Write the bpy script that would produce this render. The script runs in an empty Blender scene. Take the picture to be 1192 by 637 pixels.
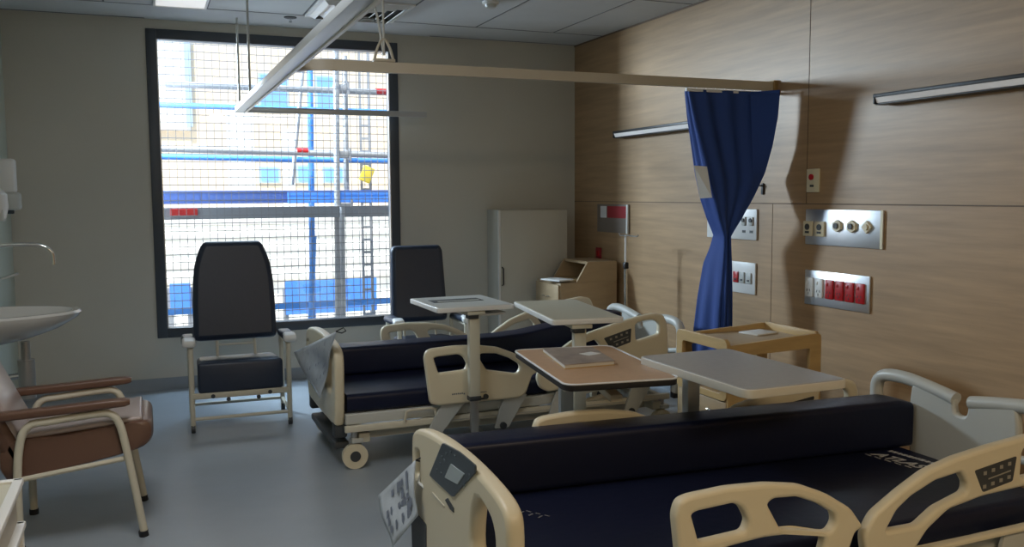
import bpy, bmesh, math, random
from mathutils import Vector, Matrix
random.seed(7)
PI = math.pi
C = bpy.context.scene.collection

# ------------------------------------------------------------------ camera
FPX, YAW, PITCH, ROLL, CAMZ = 1040.0, math.radians(22.27), math.radians(5.06), math.radians(-0.36), 1.4507
fw = Vector((math.sin(YAW)*math.cos(PITCH), math.cos(YAW)*math.cos(PITCH), -math.sin(PITCH)))
rt = Vector((math.cos(YAW), -math.sin(YAW), 0)); up = rt.cross(fw)
rt2 = rt*math.cos(ROLL) + up*math.sin(ROLL); up2 = up*math.cos(ROLL) - rt*math.sin(ROLL)
cd = bpy.data.cameras.new('camera'); cam = bpy.data.objects.new('camera', cd); C.objects.link(cam)
cd.sensor_width = 36; cd.lens = 36*FPX/1192; cd.clip_start = 0.05; cd.clip_end = 200
cam.matrix_world = Matrix(((rt2.x, up2.x, -fw.x, 0), (rt2.y, up2.y, -fw.y, 0), (rt2.z, up2.z, -fw.z, CAMZ), (0, 0, 0, 1)))
bpy.context.scene.camera = cam
def at(x, y, X=None, Y=None, Z=None):
    """photo pixel -> point on a real plane of the room"""
    d = rt2*(x-596) - up2*(y-318.5) + fw*FPX
    t = X/d.x if X is not None else (Y/d.y if Y is not None else (Z-CAMZ)/d.z)
    return Vector((0, 0, CAMZ)) + d*t

# ------------------------------------------------------------------ world, sun, lamps, exposure
sc = bpy.context.scene
sc.view_settings.view_transform = 'Standard'; sc.view_settings.look = 'None'
sc.view_settings.gamma = 1.0; sc.view_settings.use_curve_mapping = False
sc.view_settings.exposure = 0.0
w = bpy.data.worlds.new('sky'); sc.world = w; w.use_nodes = True
bg = w.node_tree.nodes['Background']; bg.inputs[0].default_value = (.62, .80, 1.0, 1); bg.inputs[1].default_value = 1.6
def lamp(name, kind, loc, direction, energy, color, size=None, size_y=None, angle=None):
    l = bpy.data.lights.new(name, kind); l.energy = energy; l.color = color
    if kind == 'AREA':
        l.shape = 'RECTANGLE' if size_y else 'SQUARE'; l.size = size
        if size_y: l.size_y = size_y
    if angle is not None: l.angle = angle
    o = bpy.data.objects.new(name, l); C.objects.link(o); o.location = loc
    o.rotation_euler = Vector(direction).to_track_quat('-Z', 'Y').to_euler()
    return o
lamp('sun', 'SUN', (0, -5, 12), (.20, .52, -.83), 6.6, (1.0, .95, .86), angle=math.radians(1))
lamp('added_daylight', 'AREA', (-.42, 8.42, 2.52), (.64, -.77, -.06), 370, (.74, .87, 1.0), size=.55)  # area lamp added outside, out of view, boosting daylight on the wood wall
lamp('added_skylight', 'AREA', (1.0, 7.95, 3.75), (.1, -.62, -.80), 120, (.62, .80, 1.0), size=2.0, size_y=.9)  # extra lamp hidden above the window head, adding bluish skylight
lamp('ceiling_fill_light', 'AREA', (1.6, -.6, 2.69), (0, .12, -1), 52, (1.0, .77, .49), size=1.2, size_y=.6)
lamp('ceiling_fill_light', 'AREA', (.0, 2.9, 2.69), (0, 0, -1), 24, (.96, .98, 1.0), size=.55, size_y=1.1)  # neutral fill added under the ceiling, no lamp known there

# ------------------------------------------------------------------ materials
M = {}
def mat(name, col, rough=.5, metal=0, emit=None, es=0, bump=0, bscale=60, spec=.5, coat=0, vary=0, vscale=6, stretch=(1, 1, 1)):
    m = bpy.data.materials.new(name); m.use_nodes = True; nt = m.node_tree; b = nt.nodes['Principled BSDF']
    b.inputs['Base Color'].default_value = (*col, 1); b.inputs['Roughness'].default_value = rough
    b.inputs['Metallic'].default_value = metal; b.inputs['Specular IOR Level'].default_value = spec
    b.inputs['Coat Weight'].default_value = coat
    if emit: b.inputs['Emission Color'].default_value = (*emit, 1); b.inputs['Emission Strength'].default_value = es
    if bump or vary:
        tc = nt.nodes.new('ShaderNodeTexCoord'); mp = nt.nodes.new('ShaderNodeMapping'); mp.inputs['Scale'].default_value = stretch
        nt.links.new(tc.outputs['Object'], mp.inputs[0])
    if bump:
        n = nt.nodes.new('ShaderNodeTexNoise'); n.inputs['Scale'].default_value = bscale; n.inputs['Detail'].default_value = 4
        bp = nt.nodes.new('ShaderNodeBump'); bp.inputs['Strength'].default_value = bump; bp.inputs['Distance'].default_value = .01
        nt.links.new(mp.outputs[0], n.inputs[0]); nt.links.new(n.outputs[0], bp.inputs['Height']); nt.links.new(bp.outputs[0], b.inputs['Normal'])
    if vary:
        n = nt.nodes.new('ShaderNodeTexNoise'); n.inputs['Scale'].default_value = vscale; n.inputs['Detail'].default_value = 6
        n.inputs['Roughness'].default_value = .6
        r = nt.nodes.new('ShaderNodeValToRGB')
        r.color_ramp.elements[0].position = .3; r.color_ramp.elements[1].position = .7
        r.color_ramp.elements[0].color = (*[c*(1-vary) for c in col], 1); r.color_ramp.elements[1].color = (*[min(1, c*(1+vary)) for c in col], 1)
        nt.links.new(mp.outputs[0], n.inputs[0]); nt.links.new(n.outputs[0], r.inputs[0]); nt.links.new(r.outputs[0], b.inputs['Base Color'])
    M[name] = m; return m
mat('wall_paint', (.55, .53, .46), .75, vary=.03, vscale=1.2)
mat('side_wall_paint', (.50, .54, .47), .7)
mat('ceiling_white', (.60, .62, .63), .85, vary=.04, vscale=3)
mat('ceiling_groove', (.16, .17, .18), .8)
mat('vinyl_floor', (.29, .325, .36), .40, vary=.06, vscale=2.5, bump=.04, bscale=200)
mat('laminate', (.38, .245, .130), .46, vary=.17, vscale=3.0, stretch=(1, .55, 9))
mat('seam', (.15, .10, .065), .7)
mat('frame_dark', (.055, .065, .08), .4)
mat('cream_plastic', (.68, .61, .45), .38)
mat('grey_plastic', (.52, .53, .50), .4)
mat('cream_steel', (.60, .56, .45), .38)
mat('navy_vinyl', (.007, .010, .030), .40, bump=.1, bscale=25, spec=.28)
mat('dark_vinyl', (.020, .031, .058), .42, bump=.08, bscale=30)
mat('black', (.012, .012, .014), .45)
mat('charcoal', (.045, .05, .055), .5)
mat('chrome', (.75, .76, .76), .12, 1)
mat('steel_plate', (.78, .80, .84), .36, 1)
mat('steel', (.5, .5, .5), .35, .9)
mat('white_plastic', (.75, .75, .73), .35)
mat('ivory', (.74, .66, .46), .4)
mat('red_plastic', (.45, .012, .018), .35)
mat('red_sign', (.34, .02, .03), .5)
mat('sign_plate', (.22, .18, .15), .45)
mat('maple', (.50, .34, .15), .42, vary=.12, vscale=4, stretch=(1, 1, 6))
mat('maple_in', (.30, .20, .08), .5, vary=.1, vscale=4)
mat('birch', (.40, .29, .17), .42, vary=.08, vscale=4, stretch=(1, 1, 6))
mat('table_white', (.60, .62, .60), .28)
mat('table_grey', (.36, .36, .36), .42, vary=.05, vscale=40)
mat('table_edge', (.62, .60, .54), .35)
mat('table_beige', (.56, .54, .44), .30)
mat('table_brown', (.48, .31, .19), .40, vary=.06, vscale=30)
mat('brown_vinyl', (.13, .068, .045), .36, bump=.06, bscale=40)
mat('brown_light', (.40, .33, .31), .30, bump=.05, bscale=40)
mat('porcelain', (.62, .62, .60), .10, coat=.5)
mat('paper', (.70, .70, .68), .6)
mat('print', (.10, .12, .16), .6)
mat('print_grey', (.22, .25, .32), .6)
mat('screen', (.38, .44, .46), .3)
mat('key_grey', (.13, .16, .18), .4)
mat('key_light', (.30, .28, .24), .4)
mat('screen_dark', (.045, .06, .075), .3)
mat('clear_plastic', (.55, .60, .66), .22, vary=.12, vscale=12)
mat('curtain_blue', (.014, .052, .24), .75, bump=.25, bscale=220)
mat('tape_white', (.72, .74, .76), .6)
mat('ink_white', (.50, .50, .50), .6)
mat('ink_dim', (.16, .16, .17), .6)
mat('book', (.30, .25, .22), .4, vary=.35, vscale=9)
mat('blue_bag', (.06, .06, .20), .5)
mat('lens', (.75, .73, .72), .4, emit=(1, .95, .9), es=.10)
mat('troffer', (.8, .8, .8), .4, emit=(1, .98, .94), es=.5)
mat('track_beige', (.50, .45, .36), .4)
mat('track_alu', (.50, .53, .55), .32, .4)
# outside
mat('facade_cream', (.78, .62, .46), .9, vary=.06, vscale=2)
mat('facade_pale', (.86, .84, .80), .9)
mat('facade_blue', (.20, .42, .80), .3)
mat('facade_bluegrey', (.42, .58, .80), .5)
mat('tube_grey', (.34, .34, .36), .5, .3)
mat('tube_blue', (.07, .26, .70), .5)
mat('board_navy', (.04, .09, .30), .7)
mat('board_blue', (.05, .22, .75), .7)
mat('board_grey', (.20, .21, .24), .7)
mat('mesh_wire', (.16, .16, .18), .6)
mat('sheet_white', (.95, .92, .86), .8)
mat('brick_pink', (.62, .40, .36), .9)
mat('barrier_blue', (.08, .25, .75), .5)
mat('yellow', (.75, .55, .06), .5)
mat('ground_pale', (.62, .56, .50), .9)
g = bpy.data.materials.new('glass'); g.use_nodes = True; nt = g.node_tree
for n in list(nt.nodes): nt.nodes.remove(n)
o_ = nt.nodes.new('ShaderNodeOutputMaterial'); mx = nt.nodes.new('ShaderNodeMixShader'); tr = nt.nodes.new('ShaderNodeBsdfTransparent'); gl = nt.nodes.new('ShaderNodeBsdfGlossy')
gl.inputs['Roughness'].default_value = .03; tr.inputs[0].default_value = (.94, .97, .98, 1); mx.inputs[0].default_value = .05
nt.links.new(tr.outputs[0], mx.inputs[1]); nt.links.new(gl.outputs[0], mx.inputs[2]); nt.links.new(mx.outputs[0], o_.inputs[0]); M['glass'] = g

# ------------------------------------------------------------------ helpers
def newobj(name, me, m, parent=None):
    o = bpy.data.objects.new(name, me); C.objects.link(o)
    if m is not None:
        me.materials.clear(); me.materials.append(M[m])
    if parent: o.parent = parent
    return o
class MB:
    def __init__(s): s.bm = bmesh.new()
    def box(s, c, d, rot=None, bev=0, seg=2):
        r = bmesh.ops.create_cube(s.bm, size=1); vs = r['verts']
        mt = Matrix.Translation(c) @ (rot.to_4x4() if rot else Matrix.Identity(4)) @ Matrix.Diagonal((*d, 1))
        bmesh.ops.transform(s.bm, matrix=mt, verts=vs)
        if bev:
            es = list({e for v in vs for e in v.link_edges})
            bmesh.ops.bevel(s.bm, geom=es, offset=min(bev, min(d)*.48), segments=seg, profile=.5, affect='EDGES')
        return s
    def span(s, a, b, bev=0, seg=2):
        return s.box([(a[i]+b[i])/2 for i in range(3)], [abs(b[i]-a[i]) for i in range(3)], None, bev, seg)
    def cyl(s, p0, p1, r, seg=16, r2=None):
        p0 = Vector(p0); p1 = Vector(p1); d = p1-p0
        q = bmesh.ops.create_cone(s.bm, cap_ends=True, segments=seg, radius1=r, radius2=r if r2 is None else r2, depth=d.length)
        bmesh.ops.transform(s.bm, matrix=Matrix.Translation((p0+p1)/2) @ d.to_track_quat('Z', 'Y').to_matrix().to_4x4(), verts=q['verts'])
        return s
    def tube(s, pts, r, seg=10, ry=None, smooth=0, closed=False, upv=None):
        pts = [Vector(p) for p in pts]
        if smooth: pts = crv(pts, smooth, closed)
        n = len(pts); rings = []
        ref = Vector(upv) if upv else None; prev = None
        for i, p in enumerate(pts):
            if closed: t = (pts[(i+1) % n]-pts[i-1]).normalized()
            else: t = (pts[min(i+1, n-1)]-pts[max(i-1, 0)]).normalized()
            if ref: a = (ref - t*ref.dot(t)).normalized()
            elif prev is None:
                a = t.orthogonal().normalized()
            else: a = (prev - t*prev.dot(t)).normalized()
            prev = a; b = t.cross(a)
            rings.append([s.bm.verts.new(p + a*math.cos(2*PI*k/seg)*r + b*math.sin(2*PI*k/seg)*(ry or r)) for k in range(seg)])
        for i in range(n if closed else n-1):
            A = rings[i]; B = rings[(i+1) % n]
            for k in range(seg): s.bm.faces.new((A[k], A[(k+1) % seg], B[(k+1) % seg], B[k]))
        if not closed:
            s.bm.faces.new(rings[0][::-1]); s.bm.faces.new(rings[-1])
        return s
    def lathe(s, prof, c, seg=28, sx=1, sy=1):
        rings = []
        for r, z in prof: rings.append([s.bm.verts.new((c[0]+r*sx*math.cos(2*PI*k/seg), c[1]+r*sy*math.sin(2*PI*k/seg), c[2]+z)) for k in range(seg)])
        for A, B in zip(rings, rings[1:]):
            for k in range(seg): s.bm.faces.new((A[k], A[(k+1) % seg], B[(k+1) % seg], B[k]))
        s.bm.faces.new(rings[0][::-1]); s.bm.faces.new(rings[-1]); return s
    def sweep(s, path, prof, cap=True):
        """path: list of (origin Vector, side Vector, up Vector); prof: closed list of (a, b)"""
        rings = [[s.bm.verts.new(o + a*sd + b*u) for a, b in prof] for o, sd, u in path]
        n = len(prof)
        for A, B in zip(rings, rings[1:]):
            for k in range(n): s.bm.faces.new((A[k], A[(k+1) % n], B[(k+1) % n], B[k]))
        if cap: s.bm.faces.new(rings[0][::-1]); s.bm.faces.new(rings[-1])
        return s
    def mesh_in(s, me, mt=None):
        k = len(s.bm.verts); s.bm.from_mesh(me); s.bm.verts.ensure_lookup_table()
        if mt: bmesh.ops.transform(s.bm, matrix=mt, verts=s.bm.verts[k:])
        return s
    def build(s, name, m, parent=None, smooth=True, off=None):
        if off: bmesh.ops.translate(s.bm, vec=Vector(off)*-1, verts=s.bm.verts)
        bmesh.ops.recalc_face_normals(s.bm, faces=s.bm.faces)
        me = bpy.data.meshes.new(name); s.bm.to_mesh(me); s.bm.free()
        if smooth: shade(me)
        return newobj(name, me, m, parent)
def shade(me):
    me.polygons.foreach_set('use_smooth', [True]*len(me.polygons))
    try: me.set_sharp_from_angle(angle=math.radians(38))
    except Exception: pass
def crv(pts, n, closed=False):
    out = []; N = len(pts)
    for i in range(N if closed else N-1):
        p0 = pts[(i-1) % N] if closed or i > 0 else pts[0]; p1 = pts[i]; p2 = pts[(i+1) % N]
        p3 = pts[(i+2) % N] if closed or i+2 < N else pts[-1]
        for k in range(n):
            t = k/n
            out.append(.5*((2*p1)+(p2-p0)*t+(2*p0-5*p1+4*p2-p3)*t*t+(3*p1-p0-3*p2+p3)*t**3))
    if not closed: out.append(pts[-1])
    return out
def rounded(pts, r=.02, n=5):
    """round the corners of a closed 2D polygon"""
    P = [Vector((p[0], p[1], 0)) for p in pts]; out = []; N = len(P)
    for i in range(N):
        a, b, c = P[i-1], P[i], P[(i+1) % N]
        u = (a-b); v = (c-b); k = min(r, u.length*.45, v.length*.45)
        s_ = b+u.normalized()*k; e = b+v.normalized()*k
        for j in range(n+1):
            t = j/n; out.append((s_*(1-t)**2 + b*2*t*(1-t) + e*t*t)[:2])
    return out
def curve_mesh(splines, ext, bev):
    cu = bpy.data.curves.new('tmp', 'CURVE'); cu.dimensions = '2D'; cu.fill_mode = 'BOTH'
    cu.extrude = max(ext-bev, .0005); cu.bevel_depth = bev; cu.bevel_resolution = 2; cu.offset = -bev
    for pts in splines:
        sp = cu.splines.new('POLY'); sp.points.add(len(pts)-1)
        for i, p in enumerate(pts): sp.points[i].co = (p[0], p[1], 0, 1)
        sp.use_cyclic_u = True
    o = bpy.data.objects.new('tmp', cu); C.objects.link(o)
    dg = bpy.context.evaluated_depsgraph_get(); me = bpy.data.meshes.new_from_object(o.evaluated_get(dg))
    bpy.data.objects.remove(o); bpy.data.curves.remove(cu)
    return me
XZ = Matrix(((1, 0, 0, 0), (0, 0, -1, 0), (0, 1, 0, 0), (0, 0, 0, 1)))     # local xy -> world xz, extrude along y
YZ = Matrix(((0, 0, 1, 0), (1, 0, 0, 0), (0, 1, 0, 0), (0, 0, 0, 1)))      # local xy -> world yz, extrude along x
def plate(name, m, outer, holes, thick, bev, frame, offs, parent=None, mtx=None):
    """flat moulded piece with holes, centred on the plane `frame` at distance offs"""
    me = curve_mesh([outer]+holes, thick/2, bev)
    t = {'XZ': Matrix.Translation((0, offs, 0)) @ XZ, 'YZ': Matrix.Translation((offs, 0, 0)) @ YZ, 'XY': Matrix.Translation((0, 0, offs))}[frame]
    if mtx: t = mtx @ t
    return MB().mesh_in(me, t).build(name, m, parent)
def text_mesh(s, size, ext=.0006, shear=0, bold=0):
    cu = bpy.data.curves.new('tmp', 'FONT'); cu.body = s; cu.size = size; cu.extrude = ext; cu.shear = shear; cu.offset = bold
    o = bpy.data.objects.new('tmp', cu); C.objects.link(o)
    dg = bpy.context.evaluated_depsgraph_get(); me = bpy.data.meshes.new_from_object(o.evaluated_get(dg))
    bpy.data.objects.remove(o); bpy.data.curves.remove(cu); return me
def tag(o, label, cat, group=None, kind=None):
    o['label'] = label
    if cat: o['category'] = cat
    if group: o['group'] = group
    if kind: o['kind'] = kind
    return o
def thing(name, label, cat, loc=(0, 0, 0), rz=0, group=None):
    o = bpy.data.objects.new(name, None); C.objects.link(o); o.location = loc; o.rotation_euler = (0, 0, rz); o.empty_display_size = .1
    return tag(o, label, cat, group)
def struct(o, label=None):
    o['kind'] = 'structure'
    if label: o['label'] = label
    return o
def copy_tree(o, parent=None):
    c = o.copy(); C.objects.link(c); c.parent = parent
    for ch in list(o.children): copy_tree(ch, c)
    return c
def rect(x0, x1, y0, y1): return [(x0, y0), (x1, y0), (x1, y1), (x0, y1)]
def RY(a): return Matrix.Rotation(a, 3, 'Y')
def RZ(a): return Matrix.Rotation(a, 3, 'Z')
def RX(a): return Matrix.Rotation(a, 3, 'X')

# ------------------------------------------------------------------ room shell
XL, XR, YB, YF, H = -.87, 3.529, 7.14, -2.4, 2.74
struct(MB().span((XL-.1, YF-.1, -.1), (XR+.1, YB+.2, 0)).build('floor', 'vinyl_floor', smooth=False), 'grey blue vinyl floor')
struct(MB().span((XL-.1, YF-.1, H), (XR+.1, YB+.2, H+.1)).build('ceiling', 'ceiling_white', smooth=False), 'white tiled ceiling')
struct(MB().span((XL-.1, YF-.1, 0), (XL, YB+.2, H)).build('wall_left', 'side_wall_paint', smooth=False), 'pale green side wall behind the basin')
struct(MB().span((XR, YF-.1, 0), (XR+.1, YB+.2, H)).build('wall_right', 'laminate', smooth=False), 'wood grain laminate wall behind the beds')
struct(MB().span((XL-.1, YF-.1, 0), (XR+.1, YF, H)).build('wall_front', 'wall_paint', smooth=False), 'plain wall behind the camera')
WX0, WX1, WZ0, WZ1 = .052, 1.935, .392, 2.672
b = MB()
b.span((XL, YB, 0), (WX0, YB+.2, H)); b.span((WX1, YB, 0), (XR, YB+.2, H)); b.span((WX0, YB, 0), (WX1, YB+.2, WZ0)); b.span((WX0, YB, WZ1), (WX1, YB+.2, H))
struct(b.build('wall_back', 'wall_paint', smooth=False), 'off white wall around the window')
# wall panel joints
b = MB(); b.span((XR-.002, YF, 1.383), (XR, YB, 1.389)); b.span((XR-.002, 4.133, 1.389), (XR, 4.136, H)); b.span((XR-.002, 1.2, 1.389), (XR, 1.205, H))
b.span((XR-.002, 4.431, 0), (XR, 4.433, 1.383)); b.span((XR-.002, 1.9, 0), (XR, 1.904, 1.383))
b.span((XR-.006, YF, H-.012), (XR, YB, H))
struct(b.build('trim_1', 'seam', smooth=False), 'dark joint lines of the wood panelling')
# coved skirting
b = MB(); b.span((XL, YB-.006, 0), (XR, YB, .09)); b.span((XL, YF, 0), (XL+.006, YB, .09)); b.span((XR-.006, YF, 0), (XR, YB, .09))
struct(b.build('baseboard_back', 'vinyl_floor', smooth=False), 'vinyl coved up the foot of the walls')
# ceiling grid
b = MB()
for x in (-.2, .45, 1.105, 1.765, 2.42, 3.08): b.span((x-.006, YF, H-.002), (x+.006, 6.62, H+.001))
for y in (6.62, 5.31, 4.0, 2.69, 1.38): b.span((XL, y-.006, H-.002), (XR, y+.006, H+.001))
b.span((XL, YB-.035, H-.003), (.05, YB-.022, H))
b.span((2.2, YB-.035, H-.003), (XR, YB-.027, H))
struct(b.build('trim_2', 'ceiling_groove', smooth=False), 'grooves between the ceiling tiles')
# window
wf = MB(); fr = .072
wf.span((WX0, YB-.012, WZ0), (WX0+fr, YB+.1, WZ1), .004); wf.span((WX1-fr, YB-.012, WZ0), (WX1, YB+.1, WZ1), .004)
wf.span((WX0+fr, YB-.012, WZ0), (WX1-fr, YB+.1, WZ0+fr), .004); wf.span((WX0+fr, YB-.012, WZ1-fr), (WX1-fr, YB+.1, WZ1), .004)
win = struct(wf.build('window_1', 'frame_dark'), 'large window in a dark frame')
MB().span((WX0+fr-.005, YB+.045, WZ0+fr-.005), (WX1-fr+.005, YB+.051, WZ1-fr+.005)).build('pane', 'glass', win)
wb = MB()
for x in (WX0+fr, WX1-fr-.008): wb.span((x, YB-.006, WZ0+fr), (x+.008, YB+.04, WZ1-fr))
wb.build('glazing_bead', 'steel', win)
for z in (1.55, .74):
    pass
# ------------------------------------------------------------------ ceiling fittings
vt = thing('ceiling_vent', 'square white louvred air vent in the ceiling above the window', 'vent', (1.435, 6.295, H))
b = MB()
for k in range(5):
    r0 = .30-k*.055; z = -.008
    ring = [[(-r0, -r0), (r0, -r0), (r0, r0), (-r0, r0)], [(-(r0-.042), -(r0-.042)), (r0-.042, -(r0-.042)), (r0-.042, r0-.042), (-(r0-.042), r0-.042)]]
    A = [b.bm.verts.new((*p, -.004)) for p in ring[0]]; B = [b.bm.verts.new((*p, -.034)) for p in ring[1]]
    for j in range(4): b.bm.faces.new((A[j], A[(j+1) % 4], B[(j+1) % 4], B[j]))
ob = b.build('louvre', 'white_plastic', vt, smooth=False); sm = ob.modifiers.new('s', 'SOLIDIFY'); sm.thickness = .004
b = MB(); b.span((-.32, -.32, -.014), (.32, -.296, -.002)); b.span((-.32, .296, -.014), (.32, .32, -.002)); b.span((-.32, -.296, -.014), (-.296, .296, -.002)); b.span((.296, -.296, -.014), (.32, .296, -.002))
b.build('frame', 'white_plastic', vt, smooth=False)
MB().span((-.29, -.29, -.004), (.29, .29, -.001)).build('backing', 'charcoal', vt, smooth=False)
tl = thing('ceiling_light', 'pale square ceiling light panel above the left edge of the window', 'ceiling light', (.27, 6.3, H))
MB().span((-.15, -.29, -.008), (.16, .29, -.002)).build('diffuser', 'troffer', tl, smooth=False)
b = MB(); b.span((-.165, -.305, -.012), (.175, -.29, -.001)); b.span((-.165, .29, -.012), (.175, .305, -.001)); b.span((-.165, -.29, -.012), (-.15, .29, -.001)); b.span((.16, -.29, -.012), (.175, .29, -.001)); b.build('frame', 'white_plastic', tl)
for i, (x, y, sx, sy, lb) in enumerate(((1.6, -.6, 1.24, .64, 'warm ceiling light panel behind the camera'), (.0, 2.9, .59, 1.14, 'white fill light panel added out of view over the brown armchair'))):  # second panel is an added, unseen housing for the neutral fill
    t = thing('ceiling_light', lb, 'ceiling light', (x, y, H))
    b = MB(); b.span((-sx/2, -sy/2, -.03), (sx/2, -sy/2+.02, 0)); b.span((-sx/2, sy/2-.02, -.03), (sx/2, sy/2, 0)); b.span((-sx/2, -sy/2+.02, -.03), (-sx/2+.02, sy/2-.02, 0)); b.span((sx/2-.02, -sy/2+.02, -.03), (sx/2, sy/2-.02, 0))
    b.build('frame', 'white_plastic', t)
    MB().span((-sx/2+.02, -sy/2+.02, -.02), (sx/2-.02, sy/2-.02, -.01)).build('diffuser', 'troffer', t)
sd = thing('smoke_detector', 'small round smoke detector on the ceiling right of the vent', 'smoke detector', (2.2, 5.72, H))
MB().lathe([(.055, 0), (.055, -.015), (.048, -.02)], (0, 0, 0)).build('base', 'white_plastic', sd); MB().lathe([(.04, -.02), (.036, -.038), (.02, -.045), (.001, -.045)], (0, 0, 0)).build('sensor', 'grey_plastic', sd)
sp = thing('sprinkler_head', 'round sprinkler rose on the ceiling left of the vent', 'sprinkler', (1.03, 6.72, H))
MB().lathe([(.045, 0), (.045, -.006), (.03, -.01), (.001, -.01)], (0, 0, 0)).build('rose', 'charcoal', sp); MB().cyl((0, 0, -.008), (0, 0, -.035), .012).build('head', 'chrome', sp)

# ------------------------------------------------------------------ curtain track (one rail frame, hung from the ceiling)
TX, TY, TZ = .672, 4.43, 2.085
tr_ = thing('curtain_track', 'ceiling hung curtain track running across the room to the wood wall', 'curtain track', (TX, TY, TZ))
def prof(wd, ht): return [(-wd/2, -ht/2), (wd/2, -ht/2), (wd/2, ht/2), (-wd/2, ht/2)]
path = [(.052, .11), (.075, .055), (.13, .018), (.22, 0), (.45, 0), (XR-TX-.03, 0)]
pv = crv([Vector((p[0], p[1], 0)) for p in path], 6)
pp = []
for i, p in enumerate(pv):
    t = (pv[min(i+1, len(pv)-1)]-pv[max(i-1, 0)]).normalized(); pp.append((p, Vector((t.y, -t.x, 0)), Vector((0, 0, 1))))
MB().sweep(pp, prof(.03, .052)).build('cross_rail', 'track_beige', tr_)
MB().span((XR-TX-.03, -.025, -.035), (XR-TX, .025, .035), .003).build('wall_bracket', 'maple_in', tr_)
b = MB(); b.span((-.035, -3.2, -.02), (.03, 2.47, .018), .003); b.build('long_rail', 'track_alu', tr_)
b = MB(); b.span((.03, -3.2, -.028), (.045, 2.47, .024), .002); b.build('rail_lip', 'white_plastic', tr_)
MB().span((-.035, 2.435, -.022), (1.42, 2.47, .02), .003).build('end_rail', 'track_alu', tr_)
for (x, y) in ((.0, 2.45), (.0, 1.75)): MB().cyl((x, y, .01), (x, y, H-TZ), .008).build('drop_rod', 'grey_plastic', tr_)
b = MB(); b.tube([(.46, 0, .06), (.43, 0, .25), (.35, .10, H-TZ)], .006); b.tube([(.46, 0, .06), (.46, 0, .3), (.46, -.02, H-TZ)], .006); b.build('hanger_wire', 'grey_plastic', tr_)
b = MB(); b.tube([(.41, 0, .03), (.43, 0, .1), (.46, 0, .14), (.49, 0, .1), (.51, 0, .03)], .007, smooth=4); b.box((.46, 0, .035), (.11, .03, .015), None, .003); b.build('hanger_clip', 'track_beige', tr_)

# ------------------------------------------------------------------ curtain
cu = thing('privacy_curtain', 'blue privacy curtain gathered at the waist by the wood wall', 'curtain', (3.2, TY, 0))
rows = [(104, 797, 803, 909), (135, 800, 809, 906), (170, 805, 817, 899), (200, 809, 824, 890), (230, 815, 831, 876), (255, 823, 837, 862), (275, 831, 843, 850), (290, 827, 843, 850.5), (310, 819, 842, 851.5), (350, 812, 840, 852.5), (400, 806, 838, 853), (436, 804, 837, 853)]
def lerp(a, b, t): return a+(b-a)*t
bm = bmesh.new(); NR, NC = 60, 150; grid = []
for i in range(NR+1):
    y = lerp(104, 436, i/NR)
    k = max(j for j in range(len(rows)-1) if rows[j][0] <= y+1e-6); r0, r1 = rows[k], rows[k+1]; t = (y-r0[0])/(r1[0]-r0[0])
    a, bb, c_ = [lerp(r0[j], r1[j], t) for j in (1, 2, 3)]
    B = at(bb, y, Y=TY); Cc = at(c_, y, Y=TY); YC = TY
    if Cc.x > 3.44: Cc = at(c_, y, X=3.44); YC = Cc.y
    dep = .10+.12*min(1, i/NR*1.6); A = at(a, y, Y=TY+dep)
    z = B.z; width = (Cc.x-B.x); row = []
    pinch = 1-math.exp(-((y-277)/60)**2)
    for j in range(NC+1):
        u = j/NC
        if u < .22:
            v = u/.22; x = lerp(A.x, B.x, v); yy = lerp(A.y, B.y, v); am = .008; ph = v*2*PI*2
            yy += 0; x += am*math.sin(ph)*pinch
        else:
            v = (u-.22)/.78; x = lerp(B.x, Cc.x, v); ph = v*2*PI*3.5
            am = lerp(.013, .011, i/NR)*(.35+.65*pinch)
            am *= .55+.45*math.sin(3.1*v+.7)
            yy = TY + am*math.sin(ph + .5*math.sin(4*z)) + .010*math.sin(2.3*v*PI+z*3)
            yy += (YC-TY)*max(0, (v-.80)/.20)
        row.append(bm.verts.new((x-3.2, yy-TY, z)))
    grid.append(row)
for i in range(NR):
    for j in range(NC): bm.faces.new((grid[i][j], grid[i][j+1], grid[i+1][j+1], grid[i+1][j]))
me = bpy.data.meshes.new('drape'); bm.to_mesh(me); bm.free(); me.polygons.foreach_set('use_smooth', [True]*len(me.polygons))
dr = newobj('drape', me, 'curtain_blue', cu); so = dr.modifiers.new('s', 'SOLIDIFY'); so.thickness = .004
b = MB()
tt = [Vector(grid_co) for grid_co in []]
b.span((-.30, -.006, 2.035), (.32, .006, 2.052)); b.build('heading_tape', 'tape_white', cu)
for k in range(10): MB().tube([(-.29+k*.065, 0, 2.07), (-.29+k*.065, .006, 2.055), (-.29+k*.065, 0, 2.04)], .004, 6).build('hook', 'white_plastic', cu)
# care label on the left fold
p = [at(808, 193, Y=TY+.03), at(823, 194, Y=TY-.015), at(829, 230, Y=TY-.01), at(815, 231, Y=TY+.06)]
b = MB(); vs = [b.bm.verts.new(v + Vector((-3.2-.014, -TY-.02, 0))) for v in p]; b.bm.faces.new(vs)
lb = b.build('fabric_label', 'paper', cu, smooth=False); lb['label'] = 'white printed label'; s_ = lb.modifiers.new('s', 'SOLIDIFY'); s_.thickness = .002
b = MB()
cx = (p[2]+p[3])/2 + Vector((-3.2-.016, -TY-.026, .02)); b.box(cx+Vector((.015, -.004, 0)), (.025, .003, .02))
b.build('label_print', 'print', cu, smooth=False)

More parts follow.
